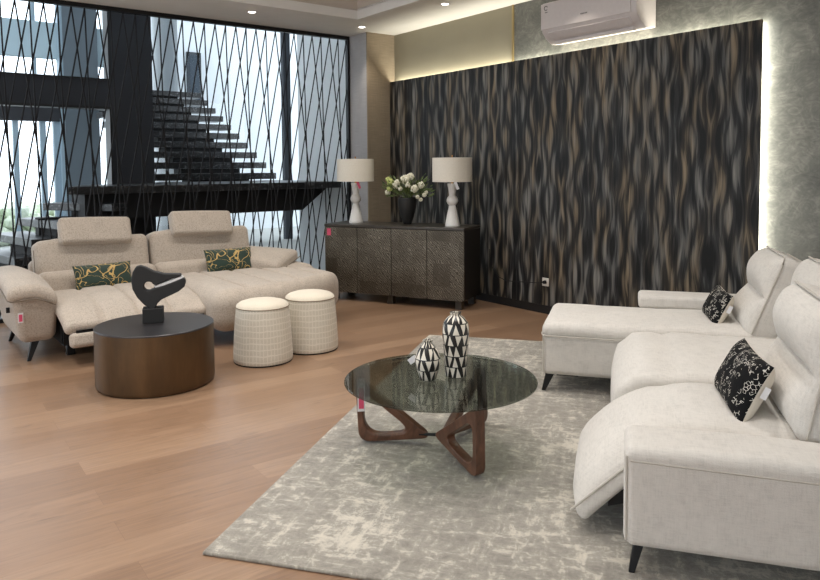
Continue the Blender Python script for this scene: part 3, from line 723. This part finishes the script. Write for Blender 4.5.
# backs
for (w0, w1, zt) in ((-4.27, -3.27, .85), (-3.25, -2.21, .875)):
    wd = w1-w0; wc = (w0+w1)/2
    def bf(n, q):
        q = q.copy(); v = (n.z+1)/2; q.x += .02*(1-n.y**4)*(1 if n.x > 0 else 0); q.z += .012*(n.y**2)*-1*max(0, n.z); q.z += .01*math.sin(9*n.y)*max(0, n.z)*.5; return q
    b = MB(); b.rbox((.24, wd, .40), .06, (0, 0, 0), 14, bf); o = b.build('backrest', S2, sofb, TX(.395, wc, zt-.185) @ Matrix.Rotation(R(-12), 4, 'Y'))
    b = MB(); b.tube([(.06, -wd/2-.001, -.15+.05*i) for i in range(6)]+[(.06, -wd/2+.03, .165), (.06, -wd/2+.08, .186)], .005, 6); b.build('piping', M['piping2'], o)
    b = MB(); b.rbox((.3, wd+.02, .25), .075, (0, 0, 0), 12); b.build('lumbar_cushion', S2, sofb, TX(.585, wc, .47) @ Matrix.Rotation(R(-8), 4, 'Y'))
for (w0, w1, zb) in ((-4.07, -3.44, .80), (-3.05, -2.42, .815)):
    def hf(n, q):
        q = q.copy(); q.x += .012*(1-n.y**2); return q
    b = MB(); b.rbox((.13, w1-w0, .255), .036, (0, 0, 0), 12, hf); h = b.build('headrest', S2, sofb, TX(.47, (w0+w1)/2, zb+.125) @ Matrix.Rotation(R(-24), 4, 'Y') @ Matrix.Rotation(R(-2), 4, 'X'))
    for s in (-1, 1):
        b = MB(); b.tube([(-.03, s*.16, -.1), (-.10, s*.16, -.2)], .007, 8); b.build('headrest_post', M['black'], h)
b = MB(); b.rbox((.16, 2.1, .5), .05, (0, 0, 0), 8); b.build('back_frame', S2, sofb, TX(.28, -3.24, .42))
# folding right armrest
QD = [Vector((.42, -2.30)), Vector((.70, -1.73)), Vector((1.08, -2.17)), Vector((.84, -2.40))]
def raf(n, q):
    a, c = (n.x+1)/2, (n.y+1)/2
    p = QD[0].lerp(QD[1], c).lerp(QD[3].lerp(QD[2], c), a)
    th = q.z*(1-.35*c)+.02*(1-n.x**2)*(1-n.y**2)*(1 if n.z > 0 else 0)
    return (p.x-U0, p.y-W0, (.60-.09*a-.03*c+th))
b = MB(); b.rbox((.5, .5, .19), .06, (0, 0, 0), 14, raf); ra = b.build('side_cushion', S2, sofb)
b = MB(); b.tube([q2(QD[1].x+(QD[2].x-QD[1].x)*t, QD[1].y+(QD[2].y-QD[1].y)*t+.004, .545-.09*t) for t in [i/10 for i in range(11)]], .006, 6); b.build('piping', M['piping2'], ra)
b = MB(); b.rbox((.85, .36, .34), .12, (0, 0, 0), 10); b.build('side_panel', S2, sofb, TX(.62, -1.86, .33))

def green_pillow(label, u, w, z, hx, hy, t, yaw, roll=0):
    b = MB(); pillow_half(b, hx, hy, t, 1, 18, .05); pillow_half(b, hx, hy, t, -1, 18, .05)
    o = b.build('throw_pillow', M['green'])
    # pillow x -> along w, pillow z -> toward +u
    B = Matrix(((0,0,1,0),(1,0,0,0),(0,1,0,0),(0,0,0,1)))
    o.matrix_world = ROOM @ Matrix.Translation((u, w, z)) @ Matrix.Rotation(R(yaw), 4, 'Z') @ Matrix.Rotation(R(-20), 4, 'Y') @ B @ Matrix.Rotation(R(roll), 4, 'Z')
    return tag(o, label, 'pillow', 'green and gold pillows on the beige sofa')
green_pillow('green pillow with gold line pattern on the reclining seat, behind the black sculpture', .825, -3.78, .545, .25, .12, .065, 0, 1)
green_pillow('green pillow with gold line pattern on the chaise side of the beige sofa', .805, -2.58, .585, .25, .125, .065, 0, 0)

# ------------------------------------------------------------------ drum table and sculpture
DC = Vector((-1.805, 4.945, 0)); DH = .415
dr = thing('drum_table', 'dark bronze drum table before the beige sofa', 'table', DC)
b = MB(); b.lathe([(0, .004), (.388, .004), (.396, .014), (.399, .03), (.399, DH-.012)], 96); b.build('drum_body', M['bronze'], dr)
b = MB(); b.lathe([(.399, DH-.012), (.399, DH-.004), (.395, DH), (0, DH)], 96); o = b.build('table_top', M['drumtop'], dr); o['label'] = 'dark grey top'
sc_ = thing('sculpture', 'black abstract looped sculpture on the drum table', 'sculpture', Vector((-1.835, 5.0, DH)), R(16))
b = MB(); b.box(-.07, .07, -.055, .055, 0, .105); b.build('plinth', M['sculpt'], sc_, bevel=.004)
zp = [(245,207),(222,186),(200,160),(184,128),(179,95),(186,62),(198,42),(214,37),(236,46),(262,62),(300,73),(340,76),(363,77),(365,85),(330,94),(296,106),(268,118)]
hole = [(258,112),(254,105),(245,101),(235,103),(227,110),(225,120),(228,130),(236,136),(246,136),(256,131)]
zq = [(272,126),(305,117),(340,105),(370,93),(377,97),(380,110),(374,128),(352,145),(318,160),(290,172),(274,186),(264,207)]
poly = [((x-256)/545, (207-y)/545+.10) for x, y in zp+hole+zq]
b = MB(); b.prism(poly, lambda a, z, d: (a, d*(1.15-1.2*min(1, max(0, (z-.1)/.6))), z), .085); b.build('loop', M['sculpt'], sc_, bevel=.008, bseg=3)
b = MB(); sl = [((x-256)/545, (207-y)/545+.10) for x, y in [(262,121),(300,108),(340,95),(366,86),(371,92),(340,104),(303,117),(268,126)]]
b.prism(sl, lambda a, z, d: (a, d, z), .06); o = b.build('inlay', M['whitecard'], sc_); o['label'] = 'white inlay between the jaws'

# ------------------------------------------------------------------ stools
def stool(label, x, y):
    t = thing('pouf', label, 'stool', (x, y, 0), 0, 'cream upholstered poufs')
    b = MB(); b.lathe([(0, .004), (.222, .004), (.226, .012), (.229, .03), (.228, .08), (.222, .2), (.213, .32), (.205, .405), (.202, .43)], 64); b.build('body', M['stool'], t)
    b = MB(); b.lathe([(.204, .43), (.198, .447), (.175, .464), (.13, .477), (.07, .485), (0, .488)], 64); b.build('seat', M['stooltop'], t)
    b = MB(); b.tube([(.2045*math.cos(2*PI*k/64), .2045*math.sin(2*PI*k/64), .431) for k in range(64)], .003, 6, True); b.build('piping', M['seam'], t)
    b = MB(); b.lathe([(.205, 0), (.224, .0), (.226, .011), (.205, .011)], 64); b.build('base_ring', M['soot'], t)
stool('cream grid-woven round pouf beside the drum table, the nearer of the pair', -1.159, 5.486)
stool('cream grid-woven round pouf half behind the nearer one, in front of the chaise', -.838, 5.84)

# ------------------------------------------------------------------ sideboard
fr = Vector((.560, 7.331, 0)); fl = Vector((-.98, 8.089, 0)); sd = (fr-fl); BW = sd.length; sd.normalize()
sa = math.atan2(sd.y, sd.x)
sb = thing('sideboard', 'dark etched-bronze four-door sideboard standing across the corner', 'sideboard', (fr+fl)/2, sa)
h = BW/2; BD = .48
b = MB(); b.box(-h, h, .022, BD, .10, .835); b.build('body', M['darkwood'], sb, bevel=.003)
b = MB(); b.box(-h-.004, h+.004, -.004, BD, .835, .868); b.build('board_top', M['boardtop'], sb, bevel=.006)
for k in range(4):
    x0 = -h+BW*k/4; x1 = x0+BW/4
    rr = .03; pl = []
    for cx, cz, a0 in ((x1-.003-rr, .095+rr, -90), (x1-.003-rr, .832-.004, None), (x0+.003+.004, .832-.004, None), (x0+.003+rr, .095+rr, 180)):
        if a0 is None: pl.append((cx+(rr if cx > (x0+x1)/2 else -.004), cz+.004))
        else: pl += [(cx+rr*math.cos(R(a0+15*j)), cz+rr*math.sin(R(a0+15*j))) for j in range(7)]
    b = MB(); b.prism(pl, lambda a, z, d: (a, .01+d, z), .022); b.build('door', M['doors'], sb, bevel=.002)
for x in (-h+.10, -.03, h-.075):
    for y in (.04, BD-.08):
        b = MB(); b.box(x-.035, x+.035, y-.02, y+.05, 0, .10); b.build('foot', M['boardtop'], sb, bevel=.003)
b = MB(); b.box(-h+.035, -h+.085, -.004, -.001, .735, .815); tg = b.build('price_tag', M['pink'], sb); tg['label'] = 'pink price tag'
BT = .868

# ------------------------------------------------------------------ table lamps and flowers
def lamp(label, x, y, tagmat, side):
    t = thing('table_lamp', label, 'lamp', (x, y, BT), sa, 'white ceramic lamps on the sideboard')
    b = MB(); b.lathe([(0, 0), (.078, 0), (.08, .006), (.078, .02), (.066, .08), (.052, .15), (.04, .2), (.034, .225), (.04, .232), (.054, .246), (.061, .265), (.062, .28), (.058, .298), (.047, .316), (.037, .327), (.035, .334), (.038, .36), (.046, .41), (.054, .452), (.053, .458), (0, .459)], 48); b.build('lamp_base', M['lampbody'], t)
    b = MB(); b.lathe([(.012, .458), (.012, .52), (.02, .525), (.02, .56), (.004, .565), (.004, .745), (.009, .75), (.006, .763), (0, .765)], 20); b.build('neck', M['brass'], t)
    b = MB(); b.lathe([(.211, .478), (.213, .478), (.213, .735), (.211, .735), (.208, .735), (.208, .478), (.211, .478)], 64); s_ = b.build('lamp_shade', M['shade'], t)
    b = MB()
    for k in range(3): b.tube([(.208*math.cos(k*2.094), .208*math.sin(k*2.094), .73), (0, 0, .735)], .002, 6)
    b.build('shade_ring', M['brass'], s_)
    b = MB(); b.box(0, .03, -.0015, .0015, -.085, 0)
    o = b.build('hang_tag', M[tagmat], t, Matrix.Translation((side*.045, -.06, .47)) @ Matrix.Rotation(R(-24), 4, 'Y')); o['label'] = 'pink hang tag' if tagmat == 'pink' else 'white hang tag'
lamp('white ceramic table lamp by the corded screen, with a pink tag', -.628, 8.20, 'pink', 1)
lamp('white ceramic table lamp before the dark panel, with a white tag', .455, 7.60, 'whitecard', 1)
fv = thing('flower_arrangement', 'white and lime flowers in a black vase between the two lamps', 'flowers', (-.03, 7.93, BT), sa)
b = MB(); b.lathe([(0, 0), (.042, 0), (.048, .01), (.075, .09), (.098, .19), (.106, .25), (.104, .29), (.094, .30), (.09, .29), (.0, .27)], 40); b.build('vase', M['pot'], fv)
b = MB()
rnd = random.Random(5)
for k in range(330):
    a = rnd.uniform(0, 2*PI); el = rnd.uniform(-.25, 1.2); rad = rnd.uniform(.06, .27)
    c = Vector((rad*1.15*math.cos(a)*math.cos(el*.7), rad*.8*math.sin(a)*math.cos(el*.7), .30+.05+rad*.75*math.sin(el)))
    d = (c-Vector((0,0,.26))).normalized(); s = d.cross(Vector((rnd.uniform(-1,1), rnd.uniform(-1,1), .3))).normalized()
    ln = rnd.uniform(.035, .075); wd = ln*.32; up = d.cross(s)*.006
    b._add([c-d*ln*.5, c+s*wd*.5+up, c+d*ln*.7, c-s*wd*.5+up], [(0,1,2),(0,2,3)])
for k in range(26):
    a = rnd.uniform(0, 2*PI); e = Vector((.2*math.cos(a), .14*math.sin(a), .33+rnd.uniform(-.02, .16)))
    b.tube([(0,0,.26), e*.5+Vector((0,0,.17)), e], .0025, 5)
o = b.build('foliage', M['leaf'], fv, smooth=False)
b = MB(); b.tube([(.04,0,.36), (.12,.02,.47), (.22,.03,.57)], .0018, 5); b.build('twig', M['leaf'], fv)
FL = [(.0,-.06,.50,.046,'petal'),(-.09,-.09,.44,.04,'petal'),(-.07,-.11,.47,.03,'petal'),(.13,-.08,.40,.04,'petal'),(.19,-.04,.44,.036,'petal'),(.235,-.05,.33,.022,'petal'),(-.21,-.07,.355,.03,'petal'),(.06,-.10,.44,.03,'petal'),(.20,-.07,.28,.02,'petal'),(.25,-.03,.36,.018,'petal'),(-.03,-.11,.40,.022,'petal'),(.03,.02,.53,.04,'petal'),(.17,-.09,.31,.02,'petal'),
      (-.17,-.08,.47,.036,'lime'),(-.22,-.04,.50,.028,'lime'),(-.17,-.1,.40,.03,'lime')]
for (x, y, z, r_, m_) in FL:
    r_ *= 1.2
    b = MB()
    for k in range(16):
        a = k*2.4; el = math.asin(1-2*(k+.5)/16); b.ball((x+r_*.62*math.cos(a)*math.cos(el), y+r_*.62*math.sin(a)*math.cos(el), z+r_*.62*math.sin(el)), r_*.42, 1)
    o = b.build('flower', M[m_], fv); o['label'] = 'white bloom' if m_ == 'petal' else 'round lime green bloom'

# ------------------------------------------------------------------ glass coffee table and vases
TC = Vector((.150, 3.585, RZ)); GZ = .42
ct = thing('coffee_table', 'round smoked glass coffee table on three looped walnut legs', 'table', TC)
b = MB(); b.lathe([(0, GZ-.012-RZ), (.488, GZ-.012-RZ), (.493, GZ-.009-RZ), (.493, GZ-.003-RZ), (.489, GZ-RZ), (0, GZ-RZ)], 128); b.build('glass_top', M['smoke'], ct, ang=20)
cc = Vector((.142, 3.665, 0))
def loop(T, F, I):
    """rounded triangular ring; T top-outer, F foot-outer, I inner-bottom (table-local points)"""
    T, F, I = Vector(T), Vector(F), Vector(I)
    ex = (F-I); ex.z = 0; ex.normalize(); nrm = (F-I).cross(T-I).normalized(); ey = nrm.cross(F-I).normalized()
    if ey.z < 0: ey = -ey
    ax = (F-I).normalized()
    to2 = lambda p: ((p-I).dot(ax), (p-I).dot(ey))
    A = [to2(I), to2(F), to2(T)]
    def rounded(tri, rads, k=9):
        out = []
        for i in range(3):
            p0 = Vector(tri[i-1]); p1 = Vector(tri[i]); p2 = Vector(tri[(i+1)%3]); d0 = (p0-p1).normalized(); d2 = (p2-p1).normalized()
            r = rads[i]
            a, c = p1+d0*r, p1+d2*r
            for j in range(k): 
                t = j/(k-1); out.append((1-t)**2*a+2*t*(1-t)*p1+t*t*c)
        return [tuple(v) for v in out]
    outer = rounded(A, (.06, .07, .05))
    # inset: thicker towards the inner end
    def inset(tri, ds):
        P = [Vector(t) for t in tri]; c = sum(P, Vector((0,0)))/3; lines = []
        for i in range(3):
            p, q = P[i], P[(i+1)%3]; d = (q-p).normalized(); n = Vector((-d.y, d.x)); n = n if (c-p).dot(n) > 0 else -n
            lines.append((p+n*ds[i], d))
        res = []
        for i in range(3):
            (p, d), (q, e) = lines[i-1], lines[i]; den = d.x*e.y-d.y*e.x; t = ((q.x-p.x)*e.y-(q.y-p.y)*e.x)/den; res.append(p+d*t)
        return [tuple(v) for v in res]
    inner = rounded(inset(A, (.038, .036, .044)), (.11, .11, .09))
    b = MB(); b.ring(outer, inner, lambda a, c, d: tuple(I+ax*a+ey*c+nrm*d), .05)
    return b.build('leg', M['walnut'], ct, bevel=.012, bseg=3)
tl = lambda x, y, z: Vector((x, y, z))-TC
GB = GZ-.012-.006
loop(tl(-.298, 3.735, GB), tl(-.285, 3.785, RZ+.001), tl(.115, 3.735, RZ+.04))
loop(tl(.318, 3.215, GB), tl(.33, 3.29, RZ+.001), tl(.135, 3.69, RZ+.075))
loop(tl(.405, 3.97, GB), tl(.43, 4.06, RZ+.001), tl(.165, 3.72, RZ+.045))
b = MB(); k0 = tl(.14, 3.71, .075)
for d in (Vector((-.10, .01, 0)), Vector((.03, -.08, -.02)), Vector((.06, .06, 0))): b.tube([k0+d, k0], [.006, .010], 8)
b.ball(k0, .012); b.build('joint', M['black'], ct)
for (x, y) in ((-.27, 3.725), (.30, 3.255), (.39, 3.95)):
    b = MB(); b.lathe([(.012, 0), (.012, .006)], 16, tl(x, y, GZ-.018)); b.build('glass_pad', M['black'], ct)
b = MB(); b.box(-.016, .024, -.001, .001, -.175, 0); tg = b.build('price_tag', M['whitecard'], ct, Matrix.Translation(tl(-.265, 3.63, GZ-.013)) @ Matrix.Rotation(R(5), 4, 'Z')); 
b = MB(); b.box(-.009, .017, -.003, -.001, -.16, -.05); b.build('tag_print', M['pink'], tg)

VB = GZ
def vprof(h, pts): return [(r, z*h) for r, z in pts]
v1 = MB(); v1.lathe(vprof(.205, [(0,0),(.036,0),(.041,.02),(.05,.18),(.062,.34),(.066,.46),(.063,.58),(.05,.74),(.034,.86),(.022,.92),(.02,.95),(.026,.985),(.027,1),(.018,1),(.016,.93),(0,.9)]), 56)
o1 = v1.build('vase', M['vase']); o1.location = (.085, 3.560, VB); tag(o1, 'short round black and white triangle-patterned vase on the glass table', 'vase', 'patterned vases on the glass table')
v2 = MB(); v2.lathe(vprof(.335, [(0,0),(.05,0),(.054,.01),(.058,.2),(.064,.45),(.069,.62),(.069,.74),(.062,.84),(.045,.91),(.028,.945),(.025,.965),(.03,.985),(.03,1),(.02,1),(.018,.95),(0,.93)]), 56)
o2 = v2.build('vase', M['vase']); o2.location = (.232, 3.625, VB); o2.rotation_euler = (0, 0, .4); tag(o2, 'tall black and white triangle-patterned vase on the glass table', 'vase', 'patterned vases on the glass table')
b = MB(); b.box(-.045, 0, -.001, .001, -.018, .012); vt = b.build('hang_tag', M['whitecard'], o1); vt.matrix_local = Matrix.Translation((-.06, .01, .115)) @ Matrix.Rotation(R(-35), 4, 'Y'); vt['label'] = 'small white tag'

# ------------------------------------------------------------------ light
wd = bpy.data.worlds.new('sky'); scene.world = wd; wd.use_nodes = True
bg = wd.node_tree.nodes['Background']; bg.inputs[0].default_value = (.86, .94, 1.0, 1); bg.inputs[1].default_value = 3.0
def lampobj(typ, name, loc, energy, color, rot=(0,0,0), **k):
    d = bpy.data.lights.new(name, typ); d.energy = energy; d.color = color
    for a, v in k.items(): setattr(d, a, v)
    o = bpy.data.objects.new(name, d); COL.objects.link(o); o.location = loc; o.rotation_euler = rot; return o
WARM = (1, .90, .76); NEUT = (1, .965, .92); COOL = (.80, .90, 1)
for u in (1.7, 3.6, 5.5):
    for w in (-1.8, -3.6, -5.4, -7.4):
        lampobj('SPOT', 'fill_spot', W(u, w, CZ+.36), 120, NEUT, spot_size=R(105), spot_blend=.8, shadow_soft_size=.12)  # added unseen spots without fixtures, filling the room from above
for (u, w) in ((.211, -2.005), (.221, -.562), (1.746, -.529), (3.3, -.529)):
    lampobj('SPOT', 'downlight_beam', W(u, w, CZ-.02), 26, WARM, spot_size=R(95), spot_blend=.7, shadow_soft_size=.04)
lampobj('AREA', 'tray_fill', W(5.0, -5.0, CZ+.38), 45, NEUT, (0, 0, ANG), shape='RECTANGLE', size=8, size_y=7.0)  # added unseen area lamp, soft fill with no fitting of its own
# light strips behind the dark panel
def strip(u0, u1, z0, z1, e):
    c = W((u0+u1)/2, .040, (z0+z1)/2)
    return c
a = lampobj('AREA', 'strip_top', W(2.42, .058, PZ1-.05), 24, (1, .96, .80), (PI, 0, ANG), shape='RECTANGLE', size=4.7, size_y=.04)
a = lampobj('AREA', 'strip_right', W(PU1-.05, .058, 1.4), 18, (1, .98, .86), (0, 0, 0), shape='RECTANGLE', size=2.4, size_y=.04)
a.rotation_euler = (Matrix.Rotation(ANG, 3, 'Z') @ Matrix.Rotation(R(-90), 3, 'Y')).to_euler()

# ------------------------------------------------------------------ camera
cam = bpy.data.cameras.new('camera'); co = bpy.data.objects.new('camera', cam); COL.objects.link(co)
cam.sensor_width = 36; cam.lens = 708/820*36; cam.shift_y = -84/820; cam.clip_start = .05; cam.clip_end = 200
co.matrix_world = Matrix.Translation((0, 0, 1.5)) @ Matrix.Rotation(PI/2-R(3.1), 4, 'X') @ Matrix.Rotation(R(-.4), 4, 'Z')
scene.camera = co
vs = scene.view_settings; scene.display_settings.display_device = 'sRGB'; vs.view_transform = 'Standard'; vs.look = 'None'; vs.gamma = 1; vs.exposure = 0; vs.use_curve_mapping = False
scene.cycles.use_denoising = True; scene.cycles.max_bounces = 8; scene.cycles.transparent_max_bounces = 16; scene.cycles.sample_clamp_indirect = 4; scene.cycles.caustics_reflective = False; scene.cycles.caustics_refractive = False
